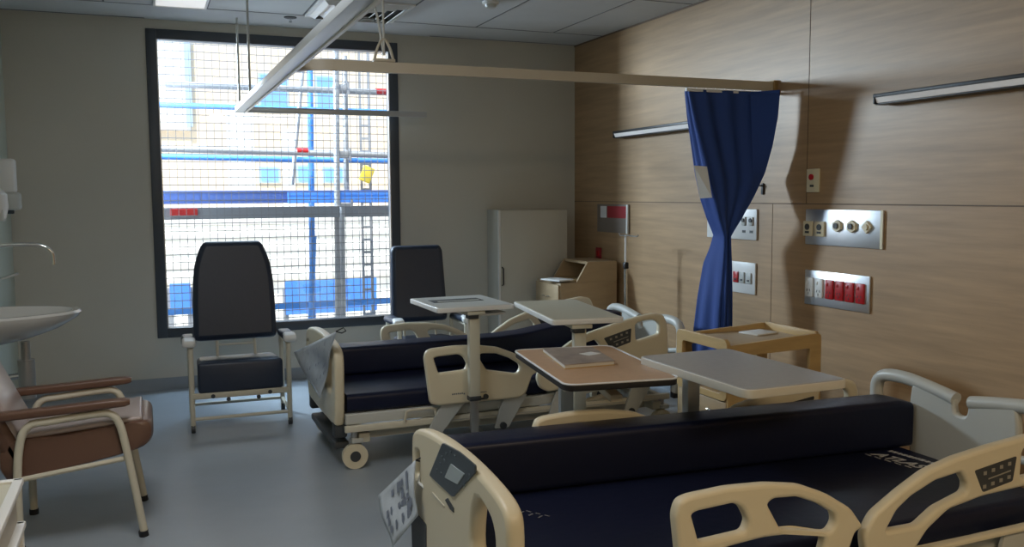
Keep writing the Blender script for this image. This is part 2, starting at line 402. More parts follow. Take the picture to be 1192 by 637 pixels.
# ------------------------------------------------------------------ wood wall fittings
def wall_light(y0, y1, z, label):
    t = thing('reading_light', label, 'wall light', (XR, (y0+y1)/2, z), group=None)
    L = abs(y1-y0)/2
    b = MB(); b.span((-.085, -L, -.010), (-.001, L, .012), .004); b.build('housing', 'black', t)
    b = MB(); b.sweep([(Vector((0, -L+.012, 0)), Vector((1, 0, 0)), Vector((0, 0, 1))), (Vector((0, L-.012, 0)), Vector((1, 0, 0)), Vector((0, 0, 1)))], [(-.090, -.004), (-.078, -.034), (-.012, -.038), (-.004, -.008)])
    d = b.build('diffuser', 'lens', t, smooth=False); d['label'] = 'pale diffuser under the dark housing'
    MB().span((-.094, -L, -.008), (-.084, L, .010), .002).build('front_rim', 'black', t); MB().span((-.080, -L, -.044), (-.008, L, -.036), .002).build('lower_rim', 'black', t)
    MB().span((-.092, -L, -.040), (-.001, -L+.010, .012), .003).build('end_cap', 'black', t); MB().span((-.092, L-.010, -.040), (-.001, L, .012), .003).build('end_cap', 'black', t)
    return t
wall_light(2.35, 3.55, 1.935, 'long slim wall light at the right, above the nearest bed')
wall_light(5.05, 6.28, 1.930, 'long slim wall light partly hidden behind the blue curtain')
def wplate(name, label, cat, y0, y1, z0, z1, m, d=.012, group=None, bev=.004):
    t = thing(name, label, cat, (XR, (y0+y1)/2, (z0+z1)/2), group=group)
    L, h = abs(y1-y0)/2, abs(z1-z0)/2
    MB().span((-d, -L, -h), (-.0005, L, h), bev).build('plate', m, t); return t
# local y: photo right is -y
t = wplate('service_panel', 'upper stainless steel bed service panel with ivory gas sockets', 'service panel', 3.54, 4.125, 1.155, 1.356, 'steel_plate')
for k, y in enumerate((.262, .165)):
    o = MB().box((-.018, y, -.01), (.012, .075, .085), None, .004).build('socket_outlet', 'ivory', t); MB().cyl((-.024, y, 0), (-.028, y, 0), .018).build('port', 'charcoal', o)
    MB().box((-.026, y, -.03), (.004, .03, .012)).build('button', 'charcoal', o)
for k, y in enumerate((.03, -.08, -.19)):
    o = MB().cyl((-.012, y, .012), (-.026, y, .012), .034, 6 if k < 2 else 4).build('gas_outlet', 'ivory', t); MB().cyl((-.026, y, .012), (-.034, y, .012), .016, 12).build('valve', 'charcoal' if k < 2 else 'ivory', o)
MB().span((-.0125, -.292, -.1), (-.0122, -.275, .1)).build('edge_strip', 'ivory', t)
t = wplate('service_panel', 'lower stainless steel bed service panel with four red socket outlets', 'service panel', 3.618, 4.12, .81, 1.008, 'steel_plate')
for k, y in enumerate((.205, .125, .042, -.035, -.112, -.190)):
    o = MB().box((-.017, y, .002), (.012, .060, .108), None, .004).build('socket_outlet', 'white_plastic' if k < 2 else 'red_plastic', t)
    o['label'] = 'white switch outlet' if k < 2 else 'red socket outlet'
    MB().box((-.0245, y+.012, .03), (.005, .014, .020), None, .002).build('rocker', 'white_plastic' if k < 2 else 'red_plastic', o)
    b = MB()
    for q in (-1, 1): b.box((-.0235, y+q*.011, -.015), (.002, .004, .014), RX(q*.4))
    b.box((-.0235, y, -.034), (.002, .004, .014)); b.build('pin_slot', 'charcoal', o)
t = wplate('nurse_call_point', 'small ivory call button plate with red button above the steel panels', 'call button', 4.022, 4.125, 1.452, 1.585, 'ivory')
MB().cyl((-.010, .008, .02), (-.02, .008, .02), .017).build('button', 'red_plastic', t); MB().box((-.013, .005, -.03), (.002, .03, .012)).build('marking', 'charcoal', t)
t = wplate('service_panel', 'upper white bed service panel just right of the blue curtain', 'service panel', 4.57, 5.10, 1.155, 1.350, 'white_plastic')
for y in (-.14, -.215): o = MB().box((-.016, y, .02), (.010, .040, .055), None, .003).build('gas_outlet', 'grey_plastic', t); MB().cyl((-.021, y, .026), (-.027, y, .026), .013, 12).build('valve', 'charcoal', o); MB().box((-.0135, y, -.045), (.003, .03, .016)).build('marking', 'charcoal', o)
t = wplate('service_panel', 'lower white bed service panel just right of the blue curtain', 'service panel', 4.575, 5.05, .812, 1.012, 'white_plastic')
for y, m in ((-.045, 'red_plastic'), (-.11, 'grey_plastic'), (-.18, 'grey_plastic')):
    o = MB().box((-.016, y, 0), (.010, .048, .07), None, .003).build('socket_outlet', m, t); MB().box((-.022, y, -.015), (.003, .02, .012)).build('pin_slot', 'charcoal', o)
t = wplate('socket_cover', 'narrow dark bracket on the wall at the right edge of the curtain', 'bracket', 4.515, 4.535, 1.44, 1.51, 'charcoal')
MB().box((-.02, 0, .02), (.02, .012, .012), None, .003).build('hook', 'charcoal', t)
t = wplate('information_board', 'brown board with a red strip and white card in the far corner', 'sign', 6.165, 6.70, 1.135, 1.365, 'sign_plate', d=.008)
MB().span((-.012, -.235, .005), (-.008, .08, .10)).build('red_strip', 'red_sign', t); MB().span((-.012, .10, .005), (-.008, .20, .10)).build('card', 'paper', t)
MB().span((-.022, -.268, -.115), (-.008, -.245, .115), .003).build('edge_rail', 'white_plastic', t)
t = wplate('alarm_point', 'small red plate on the wood wall under the board in the corner', 'red plate', 6.63, 6.72, .91, 1.0, 'red_sign', d=.012)
MB().box((-.016, 0, 0), (.01, .04, .05), None, .004).build('cover', 'red_plastic', t)

# ------------------------------------------------------------------ wardrobe in the corner
cab = thing('wardrobe', 'low white cupboard against the back wall with dark handle', 'cupboard', (2.695, 6.85, 0))
MB().span((0, .018, .06), (.62, .285, 1.322), .003).build('body', 'wall_paint', cab)
MB().span((.03, .04, 0), (.59, .27, .06)).build('plinth', 'charcoal', cab)
b = MB().span((.012, -.004, .07), (.618, .016, 1.315), .003).build('door', 'wall_paint', cab)
MB().tube([(.022, -.004, .70), (.022, -.03, .71), (.022, -.03, .84), (.022, -.004, .85)], .006).build('handle', 'black', b)
MB().span((-.008, -.004, .07), (.010, .018, 1.318), .002).build('edge_strip', 'white_plastic', cab)

# ------------------------------------------------------------------ bedside lockers
def locker_near():
    # local: front face at x=0 (facing the left wall), depth to +x, y from 0 (near side) to W
    W, D, Ht = .442, .562, .745
    t = thing('bedside_locker', 'maple bedside locker with open tray top below the blue curtain', 'bedside cabinet', (2.575, 3.54, 0), 0)
    b = MB(); b.span((D-.02, .022, .10), (D, W-.022, .46)); b.span((.02, .022, .10), (D-.02, W-.022, .12)); b.span((.02, .022, .44), (D-.02, W-.022, .46))
    b.build('body', 'maple', t)
    # side frames with openings: (x,z)
    for nm, y in (('side_panel', .011), ('side_panel', W-.011)):
        plate(nm, 'maple', rounded([(0, .10), (D, .10), (D, Ht), (0, Ht-.03)], .03), [rounded([(.09, .48), (D-.07, .48), (D-.07, Ht-.075), (.07, Ht-.085)], .012)], .022, .002, 'XZ', y, t)
    # front frame (y,z) like an upturned U
    plate('front_frame', 'maple', rounded([(0, .44), (W, .44), (W, Ht-.02), (W-.02, Ht), (.02, Ht), (0, Ht-.02)], .04), [rounded([(.045, .475), (W-.055, .475), (W-.055, Ht-.055), (.045, Ht-.055)], .02)], .022, .002, 'YZ', .0, t)
    b = MB(); b.span((.012, .024, Ht-.052), (D-.012, W-.024, Ht-.035), .002); b.build('tray', 'birch', t)
    b = MB(); b.span((D-.03, .023, .46), (D-.001, .05, Ht-.002)); b.span((D-.022, .023, Ht-.06), (D-.001, W-.023, Ht+.004), .002); b.build('back_rail', 'maple', t)
    for z0, z1 in ((.12, .27), (.285, .435)):
        d = MB().span((-.004, .012, z0), (.018, W-.012, z1), .004).build('drawer', 'birch', t)
        for yy in (.12, .32): MB().tube([(-.002, yy-.035, (z0+z1)/2+.02), (-.02, yy-.03, (z0+z1)/2+.02), (-.02, yy+.03, (z0+z1)/2+.02), (-.002, yy+.035, (z0+z1)/2+.02)], .004).build('handle', 'chrome', d)
    for x in (.06, D-.06):
        for y in (.06, W-.06):
            c = MB().cyl((x, y-.012, .035), (x, y+.012, .035), .035, 20).build('caster', 'charcoal', t); MB().span((x-.012, y-.018, .04), (x+.012, y+.018, .10)).build('fork', 'steel', c)
    return t
locker_near()
def locker_far():
    t = thing('bedside_locker', 'pale wood bedside locker with open sloping hood in the far corner', 'bedside cabinet', (2.98, 6.28, 0))
    b = MB(); b.span((0, 0, .08), (.50, .45, .755), .004); b.build('body', 'birch', t)
    me = curve_mesh([rounded([(.14, .755), (.50, .755), (.50, .915), (.24, .915)], .012)], .011, .001)
    b = MB(); b.mesh_in(me, Matrix.Translation((0, .011, 0)) @ XZ); b.mesh_in(me, Matrix.Translation((0, .439, 0)) @ XZ)
    b.span((.24, .022, .895), (.50, .428, .915)); b.span((.48, .022, .755), (.50, .428, .895)); b.build('hood', 'birch', t)
    MB().span((.16, .024, .757), (.478, .426, .762)).build('shelf', 'maple', t)
    d = MB().span((-.016, .01, .50), (.0, .44, .74), .003).build('drawer', 'birch', t); MB().tube([(-.016, .18, .64), (-.034, .185, .64), (-.034, .265, .64), (-.016, .27, .64)], .004).build('handle', 'chrome', d)
    d = MB().span((-.016, .01, .09), (.0, .44, .485), .003).build('door', 'birch', t); MB().tube([(-.016, .05, .34), (-.034, .05, .35), (-.034, .05, .43), (-.016, .05, .44)], .004).build('handle', 'chrome', d)
    for x in (.06, .44):
        for y in (.06, .39): MB().cyl((x, y-.012, .035), (x, y+.012, .035), .035, 16).build('caster', 'charcoal', t)
    MB().box((.03, .12, .775), (.16, .22, .012), RZ(.3), .002).build('liner', 'paper', t)
    return t
locker_far()

# ------------------------------------------------------------------ hospital beds
BY = .475                                   # rail plane, local y
def px_on(pts, loc, Y=None, X=None):
    out = []
    for p in pts:
        v = at(*p, Y=Y) if Y is not None else at(*p, X=X)
        out.append((v.x-loc[0], v.z) if Y is not None else (v.y-loc[1], v.z))
    return out
NB = (.85, 2.5)                             # near bed foot centre on the floor
RP = NB[1]-BY
foot_out = px_on([(782, 598), (787, 582), (798, 576), (844, 566), (890, 561.5), (928, 563), (959, 573.5), (986.5, 590), (1001, 612)], NB, Y=RP) + [(1.075, .44), (1.035, .335), (.99, .315), (.52, .315), (.475, .33)]
fh_a = rounded(px_on([(801, 597), (808, 593.5), (850, 584), (860, 589), (868, 605), (863, 617.6), (810, 630)], NB, Y=RP), .012, 3)
fh_b = rounded(px_on([(889, 585), (896, 579), (923.6, 576.7), (949, 585), (967.6, 596.6), (968.7, 607), (962, 617.6), (904.7, 614.5)], NB, Y=RP), .012, 3)
fh_c = rounded([(.525, .448), (.62, .466), (.74, .474), (.86, .468), (.965, .44), (.94, .36), (.56, .36)], .02, 4)
head_out = px_on([(1001, 622), (1013, 597), (1043, 571), (1075, 547), (1107.5, 532), (1150.5, 518), (1192, 506.5)], NB, Y=RP) + [(1.90, .655), (1.965, .635), (1.985, .58), (1.975, .40), (1.94, .33), (1.17, .325), (1.12, .36)]
hh_a = rounded(px_on([(1026, 617), (1039, 592.5), (1056, 576), (1084, 558), (1114, 548), (1121.5, 562), (1120, 572), (1086, 590), (1064.5, 610)], NB, Y=RP), .012, 3)
hh_p = rounded(px_on([(1128, 546), (1177, 529), (1172, 558), (1137.6, 571)], NB, Y=RP), .008, 3)
hh_b = rounded([(1.768, .614), (1.83, .622), (1.90, .615), (1.93, .585), (1.92, .525), (1.762, .512)], .02, 4)
hh_c = rounded([(1.31, .34), (1.36, .40), (1.45, .455), (1.60, .478), (1.90, .49), (1.93, .47), (1.92, .37), (1.88, .35)], .02, 4)

def wheel(parent, x, y, r=.068):
    c = MB().cyl((x, y-.016, r), (x, y+.016, r), r, 28).build('caster', 'cream_plastic', parent)
    MB().cyl((x, y-.019, r), (x, y+.019, r), r*.42, 20).build('hub', 'charcoal', c)
    b = MB(); b.tube([(x+.03, y+.03, r+.005), (x+.035, y+.03, r+.06), (x+.01, y+.0, r+.085)], .012, 8); b.span((x-.02, y-.025, r+.072), (x+.045, y+.035, r+.10), .006); b.build('fork', 'grey_plastic', c)
    MB().cyl((x, y, r+.09), (x, y, r+.15), .018, 12).build('stem', 'steel', c)
    return c

def hospital_bed(label, loc, raise_deg, open_rails, logo):
    t = thing('hospital_bed', label, 'hospital bed', (loc[0], loc[1], 0))
    a = math.radians(raise_deg); kx = 1.12
    def bend(x):                              # bed path, hinged at kx
        if x <= kx: return Vector((x, 0, 0)), 0
        r = .18; s_ = x-kx
        if s_ < r: q = a*s_/r; return Vector((kx+s_, 0, a*s_*s_/(2*r))), q
        return Vector((kx+r/2*(1)+ (s_-r/2)*math.cos(a), 0, (s_-r/2)*math.sin(a))), a
    def slab(name, m, x0, x1, y0, y1, z0, z1, rr, n=26, parent=t):
        pr = rounded([(y0, z0), (y1, z0), (y1, z1), (y0, z1)], rr, 4)
        path = []
        for i in range(n+1):
            x = lerp(x0, x1, i/n); p, q = bend(x)
            path.append((p, Vector((0, 1, 0)), Vector((-math.sin(q), 0, math.cos(q)))))
        b = MB(); b.sweep(path, pr); return b.build(name, m, parent)
    mt = slab('mattress', 'navy_vinyl', .04, 1.985, -.425, .425, .305, .405, .03)
    slab('mattress_deck', 'grey_plastic', .03, 1.99, -.435, .435, .245, .302, .008)
    if open_rails:
        me = text_mesh('ATLAS', .074, shear=.35, bold=.0012)
        tm = Matrix.Translation((1.80, .195, .4062)) @ Matrix.Rotation(-PI/2+.13, 4, 'Z')
        o = MB().mesh_in(me, tm).build('mattress_lettering', 'ink_white', mt); o['label'] = 'white ATLAS lettering'
        b = MB(); random.seed(3); q = 0
        while q < .27:
            wd = random.uniform(.008, .024); b.box((1.905+.13*q, .19-q-wd/2+.01, .4062), (.022, wd, .001)); q += wd+.006
        b.build('small_print', 'ink_white', mt)
        b = MB()
        for q in range(5): b.box((1.782+.006*q, .19-q*.045, .4062), (.006, .03, .001))
        b.build('underline_print', 'ink_white', mt)
        b = MB()
        for q in range(3): b.box((.26+.02*q, .14-.03*q, .4062), (.022, .006, .001), RZ(.5)); b.box((.285+.02*q, .14-.03*q, .4062), (.005, .02, .001), RZ(.5))
        b.build('foot_marking', 'ink_dim', mt)
    # frame
    b = MB()
    for s in (-1, 1):
        b.span((.02, s*.44-.014, .208), (2.0, s*.44+.014, .243), .005)
        b.span((.15, s*.30-.02, .135), (1.95, s*.30+.02, .185), .005)
    for x in (.06, .7, 1.35, 1.95): b.span((x-.02, -.44, .205), (x+.02, .44, .235), .004)
    for x in (.13, 1.93): b.span((x-.03, -.42, .14), (x+.03, .42, .19), .006)
    for x0, x1 in ((.35, .75), (1.3, 1.7)):
        for s in (-1, 1): b.tube([(x0, s*.27, .16), (x1, s*.27, .23)], .018, 8)
    b.build('bed_frame', 'cream_steel', t)
    b = MB(); b.span((.85, -.2, .11), (1.25, .2, .20), .01); b.build('motor_box', 'charcoal', t)
    for s in (-1, 1):
        b = MB(); b.tube([(.34, s*.455, .235), (.35, s*.46, .292), (.37, s*.46, .30), (.49, s*.46, .30), (.51, s*.46, .292), (.52, s*.455, .235)], .008, 8); b.build('mattress_retainer', 'cream_steel', t)
    for x in (.08, 1.97):
        for s in (-1, 1): wheel(t, x, s*.40)
    b = MB(); b.span((-.02, -.36, .10), (.06, .36, .14), .01); b.build('foot_pedal_bar', 'charcoal', t)
    # foot board
    half = [(.0, .690), (.12, .688), (.25, .678), (.36, .662), (.42, .640), (.445, .60), (.448, .50), (.435, .36), (.41, .27), (.33, .235)]
    out = [(-y, z) for y, z in half[::-1]] + half[1:]
    out = [tuple(v[:2]) for v in crv([Vector((p[0], p[1], 0)) for p in out], 3, True)]
    hole_n = [tuple(v[:2]) for v in crv([Vector((p[0], p[1], 0)) for p in [(-.205, .602), (-.30, .594), (-.345, .555), (-.35, .49), (-.335, .42), (-.27, .40), (-.175, .43), (-.165, .50)]], 3, True)]
    hole_f = rounded([(.352, .588), (.40, .576), (.405, .49), (.362, .50)], .015)
    fb = plate('footboard', 'cream_plastic', out, [hole_n, hole_f], .052, .016, 'YZ', 0, t)
    if open_rails:
        pan = rounded(px_on([(515, 515.5), (534, 526), (553.5, 542.5), (552.6, 551), (527, 579), (499.6, 553.4)], NB, X=loc[0]-.03), .012, 3)
        cp = plate('control_panel', 'screen_dark', pan, [], .006, .001, 'YZ', -.028, fb); cp['label'] = 'dark nurse control panel'
        scr = px_on([(525, 540), (541, 552), (533, 564), (518, 556)], NB, X=loc[0]-.032)
        plate('display', 'screen', rounded(scr, .004), [], .004, .0008, 'YZ', -.032, fb)
        for (sx, sy) in ((514, 532), (519, 528), (524, 526), (512, 540), (517, 536), (508, 547), (513, 551), (529, 531), (546, 553), (540, 565)):
            v = at(sx, sy, X=loc[0]-.033); MB().box((-.032, v.y-loc[1], v.z), (.002, .011, .006), None, .0008).build('key', 'key_grey', fb, smooth=False)
        sl = px_on([(518, 582), (521, 580), (528, 592), (528, 597), (524, 593)], NB, X=loc[0]-.028)
        plate('latch_slot', 'charcoal', sl, [], .006, .0008, 'YZ', -.026, fb)
        sl = rounded(px_on([(478.5, 590), (496, 611), (496, 665), (480, 640)], NB, X=loc[0]-.028), .01)
        plate('recessed_plate', 'charcoal', sl, [], .006, .0008, 'YZ', -.026, fb)
        b = MB(); b.tube([(-.02, .36, .50), (-.034, .33, .487), (-.02, .30, .475)], .005, 6); b.build('clip', 'white_plastic', fb)
        sl = px_on([(503, 573), (517, 589), (517, 591), (503, 576)], NB, X=loc[0]-.028); plate('embossed_line', 'cream_steel', sl, [], .006, .0005, 'YZ', -.026, fb)
    for s in (-1, 1): MB().span((-.025, s*.36-.035, .17), (.045, s*.36+.035, .27), .012).build('footboard_socket', 'charcoal', t)
    # head board
    pan = rounded([(-.24, .33), (.24, .33), (.25, .58), (.24, .665), (.035, .652), (.03, .580), (-.03, .580), (-.035, .652), (-.24, .665), (-.25, .58)], .025)
    hb = plate('headboard', 'grey_plastic', pan, [], .035, .010, 'YZ', 2.07, t)
    for s in (-1, 1):
        MB().tube([(2.07, s*.035, .638), (2.072, s*.09, .648), (2.075, s*.20, .664), (2.075, s*.30, .674), (2.075, s*.40, .666), (2.075, s*.445, .63), (2.075, s*.45, .55), (2.07, s*.44, .34), (2.05, s*.42, .24)], .027, 12, smooth=4).build('grab_loop', 'grey_plastic', hb)
        MB().tube([(2.075, s*.445, .50), (2.075, s*.33, .48), (2.07, s*.21, .47)], .016, 10).build('loop_brace', 'grey_plastic', hb)
        MB().span((2.04, s*.41-.02, .2), (2.09, s*.41+.02, .28), .006).build('headboard_socket', 'charcoal', t)
    # side rails
    tilt = Matrix.Translation((1.12, 0, .36)) @ Matrix.Rotation(-math.radians(raise_deg*.75), 4, 'Y') @ Matrix.Translation((-1.12, 0, -.36))
    for s in (-1, 1):
        r = plate('side_rail', 'cream_plastic', rounded(foot_out, .02, 3), [fh_a, fh_b] + ([fh_c] if open_rails else []), .040, .012, 'XZ', s*BY, t)
        if not open_rails and s < 0:
            b = MB(); random.seed(5)
            for q in range(7): b.box((.60+q*.011, -BY-.0205, .372+random.uniform(-.002, .002)), (.007, .001, .008))
            b.box((.74, -BY-.0205, .368), (.02, .001, .004), RY(-.6)); b.box((.775, -BY-.0205, .370), (.045, .001, .004)); b.build('maker_lettering', 'print', r)
            b = MB(); b.cyl((.79, -BY-.02, .345), (.79, -BY-.034, .345), .014, 14); b.box((.765, -BY-.026, .335), (.06, .012, .010), None, .003); b.build('latch', 'charcoal', r)
        hr = plate('side_rail', 'cream_plastic', rounded(head_out, .02, 3), [hh_a, hh_b] + ([hh_c] if open_rails else []), .040, .012, 'XZ', s*BY, t, tilt)
        kp = plate('rail_control_panel', 'charcoal', hh_p, [], .044, .001, 'XZ', s*BY, hr, tilt); kp['label'] = 'dark keypad on the rail'
        cx_ = sum(p[0] for p in hh_p)/len(hh_p); cz_ = sum(p[1] for p in hh_p)/len(hh_p)
        for i in range(4):
            for j in (-1, 1):
                o = MB().box((cx_-.055+i*.036, s*(BY+.0228), cz_+j*.022+(i-1.5)*.006), (.014, .0015, .012), None, .0005).build('key', 'key_light', hr, smooth=False); o.data.transform(tilt)
        o = MB().box((cx_+.01, s*(BY+.0228), cz_), (.10, .0015, .004), RY(-.15)).build('key_divider', 'key_light', hr, smooth=False); o.data.transform(tilt)
        # swing arms
        for x0, x1 in ((.62, .50), (.98, .90), (1.30, 1.22), (1.80, 1.72)):
            b = MB(); me = curve_mesh([rounded([(x0-.07, .33), (x0+.07, .33), (x1+.035, .15), (x1-.05, .15)], .012)], .008, .002)
            b.mesh_in(me, Matrix.Translation((0, s*(BY-.008), 0)) @ XZ); b.build('rail_arm', 'grey_plastic', t)
            MB().cyl((x1, s*(BY-.03), .165), (x1, s*(BY+.012), .165), .02, 14).build('rail_pivot', 'charcoal', t)
        b = MB(); b.tube([(.55, s*(BY-.03), .22), (1.9, s*(BY-.03), .22)], .010, 8); b.build('accessory_rail', 'steel', t)
    return t
FB = (.905, 5.03)
hospital_bed('far hospital bed by the window with its head end slightly raised', FB, 9, False, False)
hospital_bed('nearest hospital bed, flat, with ATLAS lettering on its dark mattress', NB, 0, True, True)

# bolsters along the far edge of each mattress
def bolster(label, p0, p1, wd, z0, z1, path=None):
    c = (Vector(p0)+Vector(p1))/2
    t_ = []
    d = (Vector(p1)-Vector(p0)); d.z = 0; sd = Vector((-d.y, d.x, 0)).normalized()
    pr = rounded([(-wd/2, 0), (wd/2, 0), (wd/2, z1-z0), (-wd/2, z1-z0)], .025, 4)
    path = path or [(0, 0), (1, 0)]
    b = MB(); pp = []
    n = 30
    for i in range(n+1):
        u = i/n; p = Vector(p0).lerp(Vector(p1), u); p.z = 0
        h = 0; q = 0
        for (a0, h0), (a1, h1) in zip(path, path[1:]):
            if a0 <= u <= a1: h = lerp(h0, h1, (u-a0)/(a1-a0))
        e = 1 if 0 < i < n else .93
        pp.append((p+Vector((0, 0, z0+h))-Vector((c.x, c.y, 0)), sd*e, Vector((0, 0, e))))
    b.sweep(pp, pr); o = b.build('bolster_cushion', 'navy_vinyl'); o.location = (c.x, c.y, 0)
    return tag(o, label, 'bolster')
bolster('long navy bolster lying on the far side of the nearest mattress', (.90, 2.905, 0), (2.89, 2.785, 0), .165, .4065, .602)
k = math.tan(math.radians(9))
bolster('long navy bolster lying on the window side of the far mattress', (.965, 5.20, 0), (2.86, 5.20, 0), .19, .4065, .572, [(0, 0), (.55, 0), (.65, .19*k*.4), (1, .19*k*.4+.66*k)])

# hanging plastic bags with paperwork on the foot ends
def doc_bag(label, p, group=None):
    c = p[0]
    t = thing('document_bag', label, 'plastic bag', (c.x, c.y, c.z))
    pts = [q-c for q in p]
    n = 12; b = MB(); g_ = []
    for i in range(n+1):
        row = []
        for j in range(n+1):
            u, v = i/n, j/n
            q = pts[0].lerp(pts[1], u).lerp(pts[3].lerp(pts[2], u), v)
            q = q + Vector((-.010*math.sin(u*7+v*3), .004*math.sin(v*9), 0))*math.sin(PI*v)
            row.append(b.bm.verts.new(q))
        g_.append(row)
    for i in range(n):
        for j in range(n): b.bm.faces.new((g_[i][j], g_[i+1][j], g_[i+1][j+1], g_[i][j+1]))
    o = b.build('sleeve', 'clear_plastic', t); s_ = o.modifiers.new('s', 'SOLIDIFY'); s_.thickness = .003
    nrm = (pts[1]-pts[0]).cross(pts[3]-pts[0]).normalized()
    if nrm.dot(Vector((-1, -1, 0))) < 0: nrm = -nrm
    random.seed(11); b = MB()
    for i in range(9):
        for j in range(5):
            if random.random() < .45: continue
            u = .18+.08*i; v = .18+.15*j
            q = pts[0].lerp(pts[1], u).lerp(pts[3].lerp(pts[2], u), v) + Vector((-.010*math.sin(u*7+v*3), .004*math.sin(v*9), 0))*math.sin(PI*v) + nrm*.006
            e1 = (pts[1]-pts[0]).normalized()*.5*random.uniform(.012, .022); e2 = (pts[3]-pts[0]).normalized()*.5*random.uniform(.02, .04)
            vs = [b.bm.verts.new(q+x) for x in (-e1-e2, e1-e2, e1+e2, -e1+e2)]; b.bm.faces.new(vs)
    b.build('printing', 'print_grey', t, smooth=False)
    MB().tube([pts[0], pts[0]+Vector((.035, -.02, .02)), pts[0]+Vector((.05, -.005, .0)), pts[0]+Vector((.03, 0, -.01)), pts[0]], .003, 6).build('tie', 'black', t)
    return t
doc_bag('clear bag of printed papers tied to the foot of the nearest bed', [at(484, 536, X=.81), at(441, 577, X=.74), at(458, 636, X=.745), at(487, 600, X=.80)])
doc_bag('crumpled clear plastic bag hanging on the foot of the far bed', [at(391, 386, X=.87), at(342, 410, X=.84), at(372, 464, X=.84), at(381, 436, X=.87)])
# cling film on the far foot board top
# ------------------------------------------------------------------ overbed tables
def overbed(label, rc, z, m_top, m_edge, col_end, col_m, thick=.026, r=.02, colx=0, reach=.50):
    cx, cy, wd, L, ang = rc; c = Vector((cx, cy, z))
    t = thing('overbed_table', label, 'overbed table', (cx, cy, 0), ang)
    o = plate('tabletop', m_top, rounded(rect(-wd/2, wd/2, -L/2, L/2), r, 6), [], thick, .004, 'XY', z-thick/2, t)
    e = plate('edge_band', m_edge, rounded(rect(-wd/2-.006, wd/2+.006, -L/2-.006, L/2+.006), r+.005, 6), [rounded(rect(-wd/2+.001, wd/2-.001, -L/2+.001, L/2-.001), r, 6)], thick*.95, .003, 'XY', z-thick/2-.001, o)
    y = (L/2-.05) if col_end == 'far' else (-L/2+.05)
    MB().span((colx-.03, y-.022, .36), (colx+.03, y+.022, z-thick-.02), .006).build('outer_column', col_m, t)
    MB().span((colx-.022, y-.015, .05), (colx+.022, y+.015, .37), .004).build('inner_column', 'steel', t)
    MB().span((colx-.033, y-.026, .35), (colx+.033, y+.026, .375), .004).build('column_collar', 'charcoal', t)
    s = -1 if col_end == 'far' else 1
    b = MB(); b.span((colx-.05, min(y-.05*s, y+s*.34), z-thick-.022), (colx+.05, max(y-.05*s, y+s*.34), z-thick-.002), .004); b.build('support_bracket', col_m, t)
    b = MB(); b.span((colx-.035, y-.03, z-thick-.045), (colx+.02, y+.028, z-thick-.018), .003); b.build('lift_lever', 'charcoal', t)
    b = MB(); b.span((-wd*.42, y-.02, .055), (wd*.42, y+.02, .085), .006)
    for q in (-1, 1): b.span((q*wd*.40-.018, min(y-.05*s, y+s*.55), .050), (q*wd*.40+.018, max(y-.05*s, y+s*reach), .080), .006)
    b.build('base', col_m, t)
    for q in (-1, 1):
        for yy in (y-.03*s, y+s*(reach-.02)): MB().cyl((q*wd*.40-.010, yy, .026), (q*wd*.40+.010, yy, .026), .026, 16).build('caster', 'charcoal', t)
    return t, c, ang, wd, L
A_ = overbed('white overbed table with a dark tray slot, in front of the window chair', (1.5955, 4.648, .426, .494, .016), .865, 'table_white', 'white_plastic', 'near', 'table_beige')
B_ = overbed('cream overbed table tilted over the far bed', (1.942, 4.040, .340, .745, -.150), .875, 'table_beige', 'white_plastic', 'near', 'table_beige', colx=-.03)
C_ = overbed('brown topped overbed table with a white and black rim', (1.641, 3.181, .436, .743, -.140), .77, 'table_brown', 'black', 'far', 'track_alu', r=.05, reach=.42)
D_ = overbed('grey topped overbed table with cream edge, beside the wooden locker', (2.036, 2.75, .428, .69, .011), .80, 'table_grey', 'table_edge', 'far', 'track_alu', thick=.032, r=.04)
# second lower leaf + tray slot of table A
o = MB().span((-.02, -.17, .80), (.20, .10, .815), .003).build('lower_leaf', 'white_plastic', A_[0])
o = MB().span((-.16, -.02, .8652), (.13, .10, .8668), .0005).build('tray_slot', 'charcoal', A_[0])
for x0, x1 in (((-.12, .05)),): MB().span((-.13, -.01, .8670), (.11, .02, .8685)).build('slot_rim', 'table_white', A_[0])
# table C underside mechanism and bright rim line
b = MB(); L = C_[4]; b.box((.02, -.02, .70), (.05, L*.62, .03), RX(.10), .006); b.box((-.03, .10, .66), (.03, .26, .02), RX(-.35), .004); b.build('tilt_mechanism', 'cream_steel', C_[0])
me = plate('rim_trim', 'tape_white', rounded(rect(-C_[3]/2-.009, C_[3]/2+.009, -L/2-.009, L/2+.009), .055, 6), [rounded(rect(-C_[3]/2-.001, C_[3]/2+.001, -L/2-.001, L/2+.001), .05, 6)], .006, .002, 'XY', .769, C_[0])
# book on table C
Pb = [at(x, y, Z=.785) for x, y in ((631, 406), (690, 405), (716, 421), (657, 426))]
c = sum(Pb, Vector())/4
bk = thing('book', 'thin white edged book lying on the brown overbed table', 'book', (c.x, c.y, .7705), 0)
def quadprism(P, c, z0, z1, inset=0):
    b = MB(); q = [Vector((p.x-c.x, p.y-c.y, 0))*(1-inset) for p in P]
    A = [b.bm.verts.new((v.x, v.y, z0)) for v in q]; B = [b.bm.verts.new((v.x, v.y, z1)) for v in q]
    b.bm.faces.new(A[::-1]); b.bm.faces.new(B)
    for i in range(4): b.bm.faces.new((A[i], A[(i+1) % 4], B[(i+1) % 4], B[i]))
    return b
quadprism(Pb, c, .0, .003).build('back_cover', 'maple', bk, smooth=False); quadprism(Pb, c, .003, .016, .03).build('pages', 'paper', bk, smooth=False)
cv = quadprism(Pb, c, .016, .018).build('front_cover', 'book', bk, smooth=False); b = MB(); b.box((.055, .0, .0185), (.07, .06, .0008), RZ(.3)); b.build('cover_picture', 'paper', cv)
